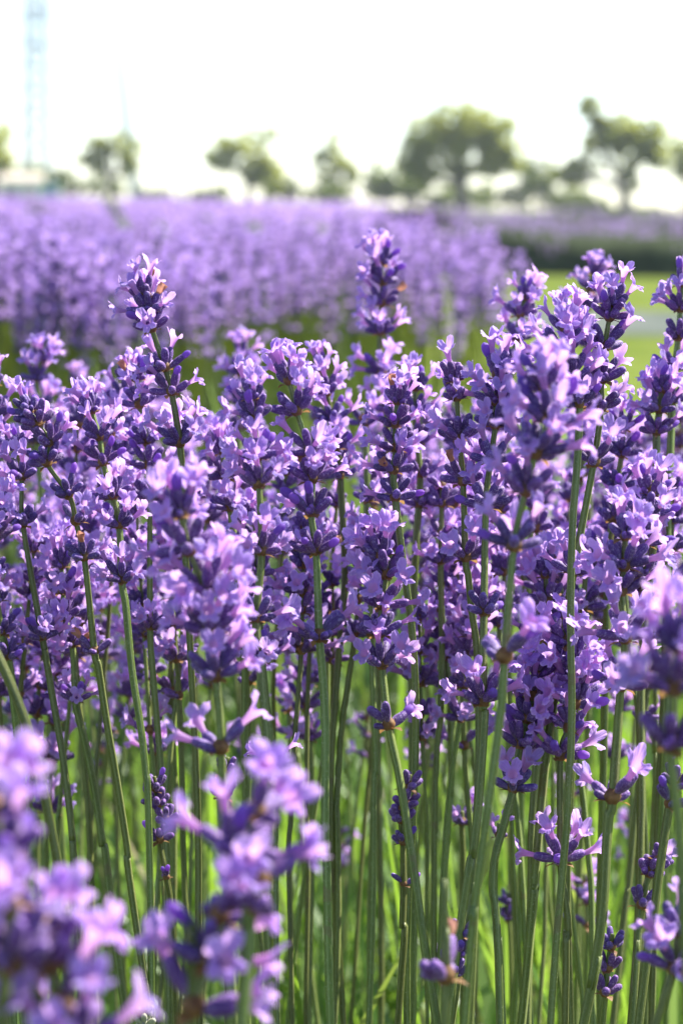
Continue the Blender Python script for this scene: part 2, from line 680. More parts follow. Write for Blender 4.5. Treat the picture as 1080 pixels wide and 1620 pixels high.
def to_ground(pts, rg, lean=0.12):
    """carry a stem on from the last point that shows, down to the soil"""
    a, b = pts[-2], pts[-1]
    d = (b - a).normalized()
    d.z = min(d.z, -0.75)
    d.normalize()
    L = b.z / -d.z
    q = b + d * L
    q.x += rg.uniform(-0.02, 0.02)
    q.z = -0.01
    mid = b.lerp(q, 0.5)
    return pts + [mid, q]


def stalk(label, d, whorls, path, bloom=0.5, size=1.0, kind='full', detail=True, rad=1.55, seed=0, dd=0.0, group='lavender stalks of the front clump', bare_tip=0):
    """whorls: (x, y[, kind[, bloom]]) in the photograph from the top down; path: further points of the stem"""
    rg = random.Random(seed * 31 + 17)
    pix = [(w[0], w[1] + 12 * FOCUS / d) for w in whorls] + list(path)
    if bare_tip:
        pix = [(whorls[0][0] + rg.uniform(-4, 4), whorls[0][1] - bare_tip)] + pix
    n = len(pix)
    y0, y1 = pix[0][1], pix[-1][1]
    pts = [P(x, y, d + dd * (y - y0) / max(60.0, y1 - y0) * min(1, (y1 - y0) / 600)) for (x, y) in pix]
    wp = pts[(1 if bare_tip else 0):len(whorls) + (1 if bare_tip else 0)]
    top = pts[0] + (pts[0] - pts[1]).normalized() * 0.004 if len(pts) > 1 else pts[0]
    full = to_ground([top] + pts if not bare_tip else pts, rg)
    base = full[-1].copy()
    base.z = 0
    root = empty('lavender_stalk', base)
    tag(root, label, 'lavender', group)
    cur = spline([p for p in full], 7)
    w1, w2, w3 = rg.uniform(.4, 1.3) * MM, rg.uniform(0, 6.28), rg.uniform(0, 6.28)
    cur = [c + Vector((math.sin(c.z * 41 + w2), math.cos(c.z * 33 + w3), 0)) * (w1 * max(0.0, min(1.0, (wp[-1].z - c.z) / .03))) for c in cur]
    zs = [c.z for c in cur]
    hz = wp[-1].z
    rr = []
    for c in cur:
        k = min(1.0, max(0.0, (c.z - hz) / max(0.02, top.z - hz)))
        rr.append(0.66 * rad * MM * (1.0 - 0.42 * k) * rg.uniform(0.985, 1.015))
    mb = MB()
    sweep(mb, [c - base for c in cur], rr, 16, 0, 0.15, twist=0.006, phase=rg.uniform(0, 1.6))
    mb.build('stem', [M['stem']], root)
    for i, w in enumerate(whorls):
        p = wp[i]
        a = wp[max(0, i - 1)]
        b = wp[min(len(wp) - 1, i + 1)]
        if len(wp) == 1:
            b = pts[min(len(pts) - 1, 1 + (1 if bare_tip else 0))]
            a = p
        t = (a - b) if (a - b).length > 1e-5 else Vector((0, 0, 1))
        kd = w[2] if len(w) > 2 and w[2] else ('tip' if i == 0 and kind == 'full' and not bare_tip else kind)
        bl = w[3] if len(w) > 3 else bloom
        sz = 0.71 * size * (w[4] if len(w) > 4 else 1.0) * (0.92 if i == 0 else 1.0) * rg.uniform(0.93, 1.07)
        place_whorl(root, base, p, t, kd, bl, sz, rg, detail)
    return root


# ---------------------------------------------------------------- the setting
def ground_sheet(name, pts, z, mat):
    mb = MB()
    mb.add([(x, y, z) for x, y in pts], [tuple(range(len(pts)))], 0)
    return tag(mb.build(name, [mat], None, False), kind='structure')


ground_sheet('ground', [(-900, -60), (900, -60), (900, 1500), (-900, 1500)], 0.0, M['soil'])
ground_sheet('lawn', [(0.24, 4.5), (40, 4.5), (60, 23), (0.30, 23)], 0.004, M['lawn'])
ground_sheet('path', [(0.9, 12.2), (30, 10.0), (30, 13.5), (0.9, 15.2)], 0.008, M['path'])
ground_sheet('meadow', [(-80, 82), (80, 82), (200, 600), (-200, 600)], 0.006, M['lawn'])


# ---------------------------------------------------------------- the front clump: stalks read one by one from the photograph
HEROES = [
 # short name, label, depth, whorls, stem, options
 ('tall left stalk', 'tallest sharp lavender stalk at left, standing clear above its neighbours, pale flowers at its tip', .600,
  [(231,458,'tip',.75),(236,482,'full',.3),(241,510,'full',.2),(262,572,'full',.6),(272,610,'full',.6),(285,692,'full',.55)],
  [(290,765),(297,900),(303,1100),(312,1350),(318,1600)], {}),
 ('stalk behind the tall left stalk', 'lavender stalk close behind the tall left one, with one whorl far below its head', .645,
  [(216,590,'tip',.7),(221,632,'full',.5),(232,690),(235,728),(237,780,'full',.3),(238,985,'full',.6,.85)],
  [(243,1060),(258,1220),(264,1450)], {}),
 ('dark-budded left stalk', 'left leaning lavender stalk of mostly dark buds, one peach withered flower low down', .600,
  [(48,640,'tip',.15),(62,660,'full',.1),(80,690,'full',.3),(76,722,'full',.1),(110,772,'full',.1),(121,815,'sparse',.2),(134,872,'full',.05,.95),(150,1020,'sparse',.15)],
  [(157,1060),(176,1200),(197,1340),(226,1530)], {'wilt':True}),
 ('left stalk with one low whorl', 'left lavender stalk whose dark flower ring hangs low at mid height, near the photo edge', .630,
  [(28,700,'tip',.6),(35,745,'full',.5),(37,820,'full',.5),(68,1000,'full',.5,.95)],
  [(73,1040),(96,1190),(112,1320),(125,1500)], {}),
 ('full stalk right of the dark-budded one', 'full flowered lavender stalk just right of the dark-budded left stalk', .620,
  [(146,640,'tip',.7),(158,682,'full',.5),(164,722,'full',.4),(180,775,'full',.5),(189,822,'full',.3),(193,908,'full',.5)],
  [(200,960),(210,1060),(228,1210),(236,1420)], {}),
 ('short left stalk', 'short left lavender stalk ending in a single blue-violet cup of flowers low down', .640,
  [(98,885,'tip',.6),(100,925,'full',.3),(103,966,'full',.3),(115,1010,'full',.5),(120,1098,'full',.8,.9)],
  [(123,1130),(146,1240),(163,1330),(190,1500)], {}),
 ('soft front stalk left of centre', 'out of focus lavender stalk in front, left of centre, with a thick blurred violet head', .490,
  [(287,800,'tip',.9),(300,858,'full',.6),(326,925,'full',.7),(333,985,'full',.7),(342,1058,'full',.6),(350,1172,'sparse',.5,1.1)],
  [(352,1290),(356,1450),(360,1610)], {'size': 1.2}),
 ('pale stalk left of centre', '', .560,
  [(397,618,'tip',.7),(402,650,'full',.6),(408,712,'full',.7),(410,755,'full',.6),(414,862,'full',.5),(405,968,'full',.6),(413,1032,'full',.5)],
  [(413,1085),(424,1210),(428,1400),(430,1610)], {}),
 ('strong-stemmed centre stalk', 'lavender stalk left of centre with a thick straight stem bare to the bottom edge', .575,
  [(458,592,'tip',.7),(470,640,'full',.5),(490,705,'full',.5),(494,748,'full',.6),(492,800,'full',.4),(500,862,'full',.3),(505,998,'sparse',.75,1.15)],
  [(511,1110),(519,1300),(525,1600)], {'rad':1.7, 'size': 1.1}),
 ('slim stalk behind the centre stalk', 'slim lavender stalk peeping out above and right of the thick-stemmed centre stalk', .680,
  [(508,575,'tip',.6),(517,612),(526,655),(532,700),(538,745)], [(540,900),(530,1100),(532,1400)], {}),
 ('tall soft centre stalk', 'tall slightly blurred lavender stalk right of centre whose top reaches highest against the purple field', .760,
  [(603,408,'tip',.7),(605,440,'full',.5),(604,472,'full',.4),(601,518,'full',.6),(603,582,'full',.6),(610,640)], [(612,800),(605,1000),(600,1300)], {'size': 1.1}),
 ('dense centre-right stalk', 'dense pale lavender stalk right of centre, under the tall soft stalk', .610,
  [(628,625,'tip',.7),(625,662,'full',.5),(626,700,'full',.5),(622,735,'full',.4),(625,778,'full',.3)], [(636,880),(650,1050),(652,1300),(648,1600)], {}),
 ('stalk right of the dense centre-right one', 'lavender stalk half hidden on the right side of the dense pale stalk right of centre', .680,
  [(657,605,'tip',.6),(655,642),(660,690),(664,742),(662,790)], [(655,870),(652,1000),(655,1300)], {}),
 ('lone soft whorl', 'blurred lavender stalk showing a lone ring of flowers on a bare stem, right of centre', .740,
  [(576,662,'full',.7,1.1)], [(581,740),(582,820),(585,1000),(590,1300)], {}),
 ('low open centre stalk', 'sharp lavender stalk low in the centre, four open rings and a two-flowered ring far below', .600,
  [(602,868,'tip',.7),(610,900,'full',.35),(604,948,'full',.4),(600,992,'full',.5),(604,1042,'full',.5),(615,1138,'sparse',.5)],
  [(631,1225),(650,1330),(664,1420),(678,1520)], {'size': 1.17}),
 ('grey-violet budding stalk', 'short lavender stalk with only closed grey-violet buds in a narrow chain, low right of centre', .600,
  [(645,1235,'bud',0),(641,1262,'bud',0),(634,1286,'bud',0),(637,1322,'bud',0,.8),(638,1388,'sparse',0,.7)], [(637,1460),(632,1620)], {'rad':1.3}),
 ('soft stalk right of the low centre one', 'slightly blurred lavender stalk right of the low open centre stalk', .690,
  [(699,915,'tip',.6),(696,955,'full',.4),(703,1000,'full',.4),(706,1032,'full',.5),(710,1080,'full',.6,.9)], [(713,1130),(716,1250),(702,1400)], {}),
 ('crisp right-of-centre stalk', 'crisp lavender stalk right of centre with two flowers standing like ears at its tip', .600,
  [(719,590,'tip',.7),(722,618,'sparse',.3),(726,682,'full',.45),(732,752,'full',.2),(736,872,'full',.35)],
  [(741,910),(748,965),(757,1040),(752,1200),(738,1400),(725,1540)], {'size': 1.1}),
 ('bright stalk beside the crisp one', 'bright lavender stalk just right of the crisp ear-tipped stalk, pink buds lower on its stem', .595,
  [(787,585,'tip',.75),(784,625,'full',.6),(783,662,'full',.5),(775,720),(768,790),(765,958,'full',.1,.9),(763,1100,'full',.7)],
  [(765,1140),(747,1340),(720,1530)], {'size': 1.17}),
 ('big soft front stalk', 'large out of focus lavender stalk in front, right of centre, hiding those behind it', .490,
  [(860,600,'tip',.85),(866,652,'full',.6),(845,705,'full',.7),(830,765,'full',.4),(812,852,'full',.35),(797,1028,'sparse',.2,1.1)],
  [(791,1130),(772,1300),(752,1450),(735,1620)], {'size': 1.2}),
 ('tall right stalk', 'tallest sharp lavender stalk at right, long bare curved stem with separate lower rings', .600,
  [(968,470,'tip',.6),(963,492,'full',.2),(955,540,'full',.5),(951,590,'full',.5),(950,636,'full',.5),(938,722,'full',.5),(906,895,'full',.6)],
  [(900,945),(890,1020),(872,1150),(860,1250),(845,1400),(830,1545)], {'rad':1.75, 'size': 1.1}),
 ('pale stalk left of the tall right stalk', 'pale flowered lavender stalk pressed against the left side of the tall right stalk', .590,
  [(893,510,'tip',.8),(891,545,'full',.7),(905,590,'full',.5),(915,630)], [(915,760),(900,1000),(890,1300)], {'size': 1.1}),
 ('soft tip above the tall right stalk', 'blurred lavender tip showing behind and above the tall right stalk', .800,
  [(939,425,'tip',.7),(930,450,'full',.6),(926,480,'full',.5),(930,540)], [(935,700),(930,1000)], {}),
 ('soft stalk over the right lawn edge', 'soft violet lavender stalk standing against the lawn, left of the tall right pair', .720,
  [(830,462,'tip',.6),(822,490,'full',.5),(817,528,'full',.5),(818,565,'full',.5)], [(826,610),(835,800),(830,1100)], {}),
 ('right edge stalk', 'lavender stalk cut by the right edge of the photo, upper whorls beside the lawn', .660,
  [(1078,440,'tip',.6),(1075,480),(1072,525),(1066,575),(1062,625)], [(1060,800),(1050,1100),(1040,1400)], {}),
 ('stalk left of the right edge stalk', 'short-headed lavender stalk just left of the one cut by the right edge', .650,
  [(1046,608,'tip',.6),(1042,640,'full',.5),(1038,675,'full',.5)], [(1035,735),(1032,800),(1020,1100),(1010,1400)], {}),
 ('dense stalk behind the tall right stem', 'dense lavender stalk behind the bare stem of the tall right stalk', .665,
  [(986,668,'tip',.6),(982,710),(975,760),(968,812),(962,868)], [(958,1000),(950,1300)], {}),
 ('lower right stalk', 'lavender stalk low at right, one two-flowered ring standing out wide on its stem', .560,
  [(988,838,'tip',.7),(986,885,'full',.6),(982,925,'full',.6),(988,1000,'full',.4),(981,1075,'full',.2),(968,1252,'sparse',.55,1.15)],
  [(960,1300),(945,1440),(930,1560),(918,1640)], {'rad':1.7, 'size': 1.17}),
 ('right stalk with an orange fleck', 'lavender stalk near the right edge, with an orange withered flower among pale blooms', .630,
  [(1028,770,'tip',.7),(1024,805),(1018,850),(1020,900)], [(1022,1000),(1012,1250),(1000,1500)], {'wilt':True, 'size': 1.17}),
 ('far right middle stalk', 'dark stemmed lavender stalk at mid height close to the right edge', .665,
  [(1062,770,'tip',.6),(1062,815),(1060,860)], [(1055,950),(1050,1020),(1042,1300)], {}),
 ('clustered low right stalk', 'low right lavender stalk with many blue-violet flowers, one open flower facing the viewer far below', .600,
  [(897,1005,'tip',.8),(908,1036,'full',.6),(913,1070,'full',.6),(908,1104,'full',.5),(898,1142,'full',.6),(886,1186,'full',.5),(886,1352,'full',.6)],
  [(893,1420),(897,1480),(890,1625)], {'size': 1.17}),
 ('little stalk of facing flowers', 'low lavender stalk with open flowers facing the viewer, right of the big soft stem', .605,
  [(848,1058,'tip',.8),(842,1092,'full',.7),(832,1128,'full',.7),(822,1168,'full',.7),(811,1238,'full',.5)], [(798,1300),(777,1400),(786,1620)], {'size': 1.17}),
 ('pink single-flower stalk', 'thin lavender stalk bearing one small pink flower, low right of centre', .640,
  [(788,1312,'sparse',.4,.75)], [(783,1400),(786,1500),(792,1620)], {'rad':1.2, 'size': 1.1}),
 ('hidden blue flower stalk', 'thin lavender stalk with a lone blue-violet flower behind crossing green stems, low right of centre', .700,
  [(730,1292,'sparse',.7,.9)], [(733,1400),(736,1600)], {'rad':1.3, 'size': 1.1}),
 ('big soft right edge stalk', 'very blurred large lavender stalk in front at the right edge, pale hanging flowers', 0.420,
  [(1072,1010,'tip',.9),(1062,1075,'full',.8),(1058,1165,'full',.7)], [(1072,1300),(1080,1450),(1088,1620)], {'size': 1.25}),
 ('soft stub at the bottom', 'blurred bare-topped lavender stem with one ring of brown-tipped buds, bottom right of centre', .450,
  [(703,1532,'sparse',.1,1.5)], [(704,1640)], {'bare':140,'wilt':True}),
 ('bud stalk behind the stub', 'short budding lavender stalk just behind the blurred bare stem at the bottom', .590,
  [(728,1468,'bud',0),(722,1496,'bud',0),(716,1530,'bud',0)], [(712,1640)], {'rad':1.3}),
 ('small dark bud stalk', 'small dark blurred lavender bud deep between stems, low right', .800,
  [(803,1420,'bud',0),(804,1445,'bud',0)], [(806,1600)], {'rad':1.3}),
 ('bottom right bud stalk', 'lavender stalk of closed violet buds near the bottom right, left of the bent stems', .600,
  [(965,1488,'bud',0),(960,1522,'bud',0),(956,1560,'bud',0)], [(950,1640)], {'rad':1.3}),
 ('magenta-budded stalk', 'budding lavender stalk near the right edge with one glossy magenta bud', .600,
  [(1040,1350,'bud',.05),(1026,1372,'bud',0),(1014,1422,'bud',0)], [(1006,1500),(995,1640)], {'rad':1.3}),
 ('right edge low stalk', 'lavender stalk with a dark ring at the right edge, below the very blurred front head', .580,
  [(1066,1232,'full',.2),(1058,1262,'sparse',.1)], [(1048,1340),(1030,1450),(1005,1620)], {}),
 ('soft bottom right corner stalk', 'blurred lavender stalk with purple buds in the bottom right corner', .480,
  [(1072,1462,'full',.4),(1064,1520,'full',.4)], [(1030,1640)], {'size': 1.15}),
 ('big soft left corner stalk', 'hugely blurred lavender stalk filling the bottom left corner, topmost of the two there', 0.330,
  [(-10,1262,'sparse',.9),(2,1330,'full',.45),(14,1412,'sparse',.8),(18,1500,'full',.4)], [(10,1540),(0,1640)], {'size': 1.3}),
 ('second soft left corner stalk', 'hugely blurred lavender stalk at the bottom left, lower and right of the other corner one', 0.340,
  [(66,1450,'sparse',.9),(82,1510,'full',.45),(100,1575,'sparse',.8),(122,1640,'full',.4)], [(135,1680)], {'size': 1.3}),
 ('soft nodding front stalk', 'very blurred lavender stalk in front, bottom left of centre, pale flowers and a grey stem', 0.385,
  [(402,1270,'sparse',.8),(374,1335,'full',.5),(345,1435,'sparse',.8),(330,1505,'full',.5),(303,1580,'sparse',.4,1.1)], [(300,1660)], {'size': 1.3}),
 ('thick soft stem stalk', 'very blurred lavender stalk on a thick pale green stem rising from the bottom edge', 0.380,
  [(412,1380,'sparse',.5),(402,1420,'sparse',.5)], [(392,1470),(388,1640)], {'rad':1.7, 'size': 1.2}),
 ('dark hooked bud stalk', 'narrow lavender stalk of dark violet closed buds, between stems at lower left', .620,
  [(247,1238,'bud',0),(250,1262,'bud',0),(262,1288,'bud',0),(253,1318,'bud',0,.9),(264,1378,'sparse',0,.7)], [(272,1450),(278,1640)], {'rad':1.3}),
 ('crisp bud pair', 'sharp lavender stalk of violet buds just under the blurred head left of centre', .600,
  [(357,1208,'bud',0,.9),(352,1250,'bud',0)], [(356,1350),(362,1640)], {'rad':1.3}),
 ('flower beside the nodding stalk', 'thin lavender stalk with one lilac flower beside the blurred nodding head, left of centre', .600,
  [(432,1195,'sparse',.7,.9)], [(430,1300),(429,1450),(426,1640)], {'rad':1.4}),
 ('soft stalk behind the thick stem', 'blurred lavender stalk behind the thick-stemmed centre stalk, hanging low', .740,
  [(490,1020,'tip',.5),(488,1070,'full',.5),(484,1110,'full',.4),(490,1162,'full',.4,.9)], [(492,1240),(490,1450)], {}),
 ('soft whorl at left', 'blurred lavender stalk with sparse flowers between stems at left, below the tall left stalk', .720,
  [(238,1062,'sparse',.8),(265,1085,'sparse',.4)], [(268,1200),(272,1450)], {}),
 ('left edge bright stalk', 'lavender stalk cut by the left edge with one bright pink-white flower', .590,
  [(-8,800,'full',.8),(-10,840,'full',.5)], [(-6,1000),(4,1300)], {}),
 ('left edge dark ring stalk', 'lavender stalk at the left edge with one dark low ring of flowers', .620,
  [(-4,940,'tip',.6),(4,990,'full',.4),(13,1030,'full',.4)], [(20,1100),(34,1300),(40,1600)], {}),
 ('arched left stem', 'arched green lavender stem sweeping in from the left edge, its head not seen', .520,
  [(-62,905,'full',.6),(-40,960,'full',.5)], [(-14,1018),(22,1100),(50,1180),(80,1300),(103,1425),(116,1620)], {'rad':1.75}),
 ('soft left tip', 'blurred lavender tip rising above the left part of the clump', .800,
  [(66,560,'tip',.8),(58,592,'full',.6),(66,640),(60,690)], [(70,900),(85,1200)], {}),
 ('soft tip left of centre', 'blurred pale lavender tip left of centre in front of the green gap', .860,
  [(381,556,'tip',.8),(378,585,'full',.7),(380,630),(378,670)], [(382,900),(390,1200)], {}),
 ('dark stalk left of centre', 'dark lavender stalk left of centre between the two pale heads, few flowers open', .650,
  [(352,705,'tip',.5),(356,745,'full',.3),(364,795,'full',.3),(372,850,'full',.3)], [(376,930),(385,1150),(392,1400)], {}),
 ('right pale-flowered low stalk', 'low right lavender stalk with a pinkish flower above a dark ring, between two thick stems', .645,
  [(862,900,'tip',.7),(864,942,'full',.5),(851,1000,'full',.3)], [(850,1080),(842,1300),(838,1600)], {'size': 1.17}),
 ('right ring stalk', 'lavender stalk whose ring of flowers sits just left of the lower right stalk', .660,
  [(926,892,'tip',.6),(921,952,'full',.5)], [(915,1050),(905,1300),(900,1600)], {'size': 1.17}),
 ('whitish young bud stalk', 'tiny whitish green unopened lavender bud at the bottom edge, left part', .600,
  [(228,1592,'bud',0,.75),(229,1610,'bud',0,.8)], [(230,1660)], {'rad':1.2,'young':True}),
]
lab7 = 'pale lavender stalk right of the soft front head, flowers open along its whole length'
HEROES = [((h[0], h[1], *h[2:]) if h[1] else ('pale long stalk left of centre', lab7, *h[2:])) for h in HEROES]

young = Mat('young_bud')
M['young'] = young.surface((0.40, 0.42, 0.26), 0.6, 0.2, (0.5, 0.55, 0.2), sheen=0.4)
YOUNG = [w[0].copy() for w in WH['bud']]
for me in YOUNG:
    me.materials[0] = M['young']
    me.materials[2] = M['young']

for i, (short, label, d, wh, path, opt) in enumerate(HEROES):
    r = stalk(label, d, wh, path, seed=i + 1, rad=opt.get('rad', 1.55), dd=random.Random(i).uniform(-0.012, 0.012), bare_tip=opt.get('bare', 0), size=opt.get('size', 1.0))
    if opt.get('wilt'):
        ws = [c for c in r.children if c.name.startswith('whorl')]
        if ws:
            f = link('withered_flower', WILT_ME[i % 3], ws[-1])
            me, seats = next((w for k in WH for w in WH[k] if w[0] == ws[-1].data))
            f.matrix_basis = seat_matrix(*seats[0], random.Random(i))
    if opt.get('young'):
        for c in r.children:
            if c.name.startswith('whorl'):
                c.data = YOUNG[1]

# ---------------------------------------------------------------- the stalks that fill the clump between and behind them
rf = random.Random(42)
hp = [(h[0], sum(w[0] for w in h[3][:4]) / len(h[3][:4]), sum(w[1] for w in h[3][:4]) / len(h[3][:4])) for h in HEROES]
used_labels = set(h[1] for h in HEROES)


def filler_label(x, y, bloom, d):
    looks = 'full-flowered' if bloom > .55 else ('half-open' if bloom > .35 else 'dark-budded')
    soft = 'soft ' if d > .82 else ''
    near = sorted(hp, key=lambda h: (h[1] - x) ** 2 + 0.5 * (h[2] - y) ** 2)[:6]
    L = [h for h in near if h[1] < x] or near[:1]
    G = [h for h in near if h[1] >= x] or near[-1:]
    c = []
    for a in L:
        for b in G:
            if a is not b:
                c.append(f'{soft}{looks} lavender stalk behind, between {a[0]} and {b[0]}')
    for a in near:
        c.append(f'{soft}{looks} lavender stalk close behind {a[0]}')
        c.append(f'{soft}{looks} lavender stalk low behind {a[0]}')
    for s in c:
        if s not in used_labels and len(s.split()) <= 16:
            used_labels.add(s)
            return s
    for s in c:
        for w in ('taller', 'shorter', 'slimmer', 'paler'):
            q = w + ' ' + s
            if q not in used_labels and len(q.split()) <= 16:
                used_labels.add(q)
                return q
    return c[0]


placed = []
count = 0
N_FILL = 120
tries = 0
while count < N_FILL and tries < 6000:
    tries += 1
    x = rf.uniform(-30, 1110)
    d = (0.66 + 0.06 * rf.random()) if rf.random() < .22 else (0.73 + 0.45 * rf.random())
    z = rf.gauss(0.605, 0.032)
    y = 326 + (CAM_Z - z) / d * FPX
    ymin = 585 if x < 300 else (655 if x < 720 else 585)
    if y < ymin or y > 1010:
        continue
    if any(abs(x - a) < 13 and abs(y - b) < 70 and abs(d - c) < 0.2 for a, b, c in placed):
        continue
    placed.append((x, y, d))
    s = 0.6 / d
    bloom = rf.choice([.65, .6, .5, .45, .3])
    n = rf.randint(4, 6)
    dx = rf.uniform(-0.12, 0.12)
    ws, yy = [], y
    for k in range(n):
        kd = None if rf.random() > .2 else rf.choice(['sparse', 'bud'] if k == 0 else ['sparse', 'full'])
        ws.append((x - dx * (yy - y), yy, kd, bloom * rf.uniform(.4, 1.2), rf.uniform(.85, 1.15)))
        yy += s * rf.uniform(30, 62) * (1.0 if k < n - 2 else 1.35)
    if rf.random() < .35:
        yy += s * rf.uniform(30, 110)
        ws.append((x - dx * (yy - y), yy, rf.choice(['full', 'sparse']), bloom))
    pth = []
    for k in range(2):
        yy += s * rf.uniform(180, 260)
        pth.append((x - dx * (yy - y) * 0.9 + rf.uniform(-8, 8), yy))
    stalk(filler_label(x, y + 90 * s, bloom, d), d, ws, pth, seed=500 + count, detail=False, rad=rf.uniform(0.95, 1.4), dd=rf.uniform(-.02, .02), size=rf.uniform(.82, 1.16))
    count += 1

LOW = [(455, 1085, .78, 'soft low lavender stalk behind the thick centre stem, a few flowers'), (385, 1168, .95, 'small blurred lavender stalk low behind the nodding front head'),
       (540, 1310, 1.0, 'tiny blurred lavender stalk low between bare stems, bottom centre'), (670, 1140, .85, 'soft low lavender stalk right of the low open centre stalk'),
       (580, 1130, .9, 'soft low lavender stalk left of the two-flowered centre ring'), (905, 1250, .85, 'soft low lavender stalk between the two thick stems at right'),
       (1000, 1300, .95, 'small blurred lavender stalk above the magenta bud'), (925, 1390, .8, 'soft low lavender stalk above the bottom right buds'),
       (695, 1500, 1.0, 'tiny blurred lavender stalk beside the blurred bottom stub'), (20, 1120, .9, 'soft low lavender stalk near the left edge, above the corner blooms'),
       (160, 1180, 1.0, 'tiny blurred lavender stalk low at left, between bare stems'), (1045, 1150, .85, 'soft low lavender stalk behind the very blurred right edge head')]
for i, (x, y, d, lab) in enumerate(LOW):
    k = .6 / d
    stalk(lab, d, [(x, y, 'sparse', .6), (x + 2, y + 40 * k, 'sparse', .5), (x + 3, y + 90 * k, 'sparse', .4)], [(x + 6, y + 330 * k)], seed=900 + i, detail=False, rad=1.2, size=.9)

# ---------------------------------------------------------------- the lavender field beyond


def head_arrays(rg, nseg=6, sides=5, rings=4, petals=True, nwh=6):
    """a flower head seen from some metres away: rings of calyces and two-lipped petals"""
    V, F, MI = [], [], []

    def addm(vs, fs, mi):
        o = len(V)
        V.extend(vs)
        F.extend([tuple(i + o for i in f) for f in fs])
        MI.extend([mi] * len(fs))
    z = 0.0
    zs = []
    for w in range(nwh):
        zs.append(z)
        z -= rg.uniform(7.5, 10.5) * (1 if w < nwh - 2 else 1.7)
    for w, zz in enumerate(zs):
        c0 = Vector((rg.uniform(-.6, .6), rg.uniform(-.6, .6), zz))
        for i in range(nseg):
            a = 2 * math.pi * (i + rg.uniform(-.25, .25)) / nseg + w
            e = R(rg.uniform(15, 60) + (18 if w == 0 else 0))
            d = Vector((math.cos(a) * math.cos(e), math.sin(a) * math.cos(e), math.sin(e)))
            x, y, t = frame_of(d, Vector((0.3, 0.2, 1)))
            L = rg.uniform(5.8, 7.4)
            vs = []
            prof = [(0, .5), (.4, 1.5), (.8, 1.3), (1, .3)][:rings]
            for (q, r) in prof:
                for k in range(sides):
                    b = 2 * math.pi * k / sides
                    vs.append(c0 + d * (1.2 + L * q) + x * (r * math.cos(b)) + y * (r * math.sin(b)))
            fs = [(j * sides + k, j * sides + (k + 1) % sides, (j + 1) * sides + (k + 1) % sides, (j + 1) * sides + k) for j in range(len(prof) - 1) for k in range(sides)]
            addm(vs, fs, 0)
            if petals and rg.random() < 0.62:
                tip = c0 + d * (1.0 + L)
                side = Vector((-math.sin(a), math.cos(a), 0))
                upl = (Vector((0, 0, 1)) + d * 0.55).normalized()
                lo = (d * 1.0 - Vector((0, 0, 0.55))).normalized()
                throat = tip + d * 3.2
                for sg in (-1, 1):
                    u = (upl + side * 0.55 * sg).normalized()
                    w_ = side * sg
                    vs = [tip, throat, throat + u * 2.4 - w_ * 1.2, throat + u * 4.6, throat + u * 3.0 + w_ * 1.9, tip + w_ * 0.9]
                    addm(vs, [(0, 1, 2), (1, 4, 3, 2), (0, 5, 4, 1)], 1)
                for q in (-0.9, 0.0, 0.9):
                    u = (lo + side * q).normalized()
                    s2 = u.cross(d)
                    s2 = s2.normalized() if s2.length > .05 else side
                    vs = [throat - s2 * .8, throat + s2 * .8, throat + u * 2.2 + s2 * 1.5, throat + u * 3.5, throat + u * 2.2 - s2 * 1.5]
                    addm(vs, [(0, 1, 2, 3, 4)], 1)
    return np.array([tuple(v) for v in V]) * MM, F, MI


def far_head_arrays(rg, n=14):
    """a head many metres away: a spindle of crossed petals and buds"""
    V, F, MI = [], [], []
    for i in range(n):
        z = -62 * (i / n) ** 1.1
        a = rg.uniform(0, 6.28)
        r = 7 if z > -45 else 5
        d = Vector((math.cos(a), math.sin(a), rg.uniform(.2, 1.2))).normalized()
        s = Vector((-math.sin(a), math.cos(a), rg.uniform(-.4, .4))).normalized()
        c = Vector((0, 0, z)) + d * 2
        w = rg.uniform(3.5, 5.5)
        o = len(V)
        V += [c - s * w * .5, c + s * w * .5, c + d * r + s * w, c + d * (r + 2.5), c + d * r - s * w]
        F.append((o, o + 1, o + 2, o + 3, o + 4))
        MI.append(1 if rg.random() < .52 else 0)
    return np.array([tuple(v) for v in V]) * MM, F, MI


class Bulk:
    """many copies of small arrays merged into one mesh"""

    def __init__(self):
        self.V, self.L, self.S, self.M, self.n = [], [], [], [], 0

    def add(self, V, F, MI):
        self.V.append(V)
        self.L.append(np.fromiter((i for f in F for i in f), dtype=np.int64) + self.n)
        self.S.append(np.fromiter((len(f) for f in F), dtype=np.int64))
        self.M.append(np.asarray(MI, dtype=np.int64))
        self.n += len(V)

    def build(self, name, mats, smooth=False):
        V = np.concatenate(self.V).astype(np.float32)
        L = np.concatenate(self.L).astype(np.int32)
        S = np.concatenate(self.S).astype(np.int32)
        MI = np.concatenate(self.M).astype(np.int32)
        me = bpy.data.meshes.new(name)
        me.vertices.add(len(V))
        me.vertices.foreach_set('co', V.ravel())
        me.loops.add(len(L))
        me.loops.foreach_set('vertex_index', L)
        me.polygons.add(len(S))
        st = np.zeros(len(S), dtype=np.int32)
        st[1:] = np.cumsum(S)[:-1]
        me.polygons.foreach_set('loop_start', st)
        me.polygons.foreach_set('loop_total', S)
        for m in mats:
            me.materials.append(m)
        me.polygons.foreach_set('material_index', MI)
        if smooth:
            me.polygons.foreach_set('use_smooth', np.ones(len(S), dtype=bool))
        me.update(calc_edges=True)
        return link(name, me)


def rotz(V, a, sx=0.0, sy=0.0, s=1.0):
    c, n = math.cos(a), math.sin(a)
    W = V * s
    W = W @ np.array([[c, n, 0], [-n, c, 0], [0, 0, 1]])
    W[:, 0] += W[:, 2] * sx
    W[:, 1] += W[:, 2] * sy
    return W


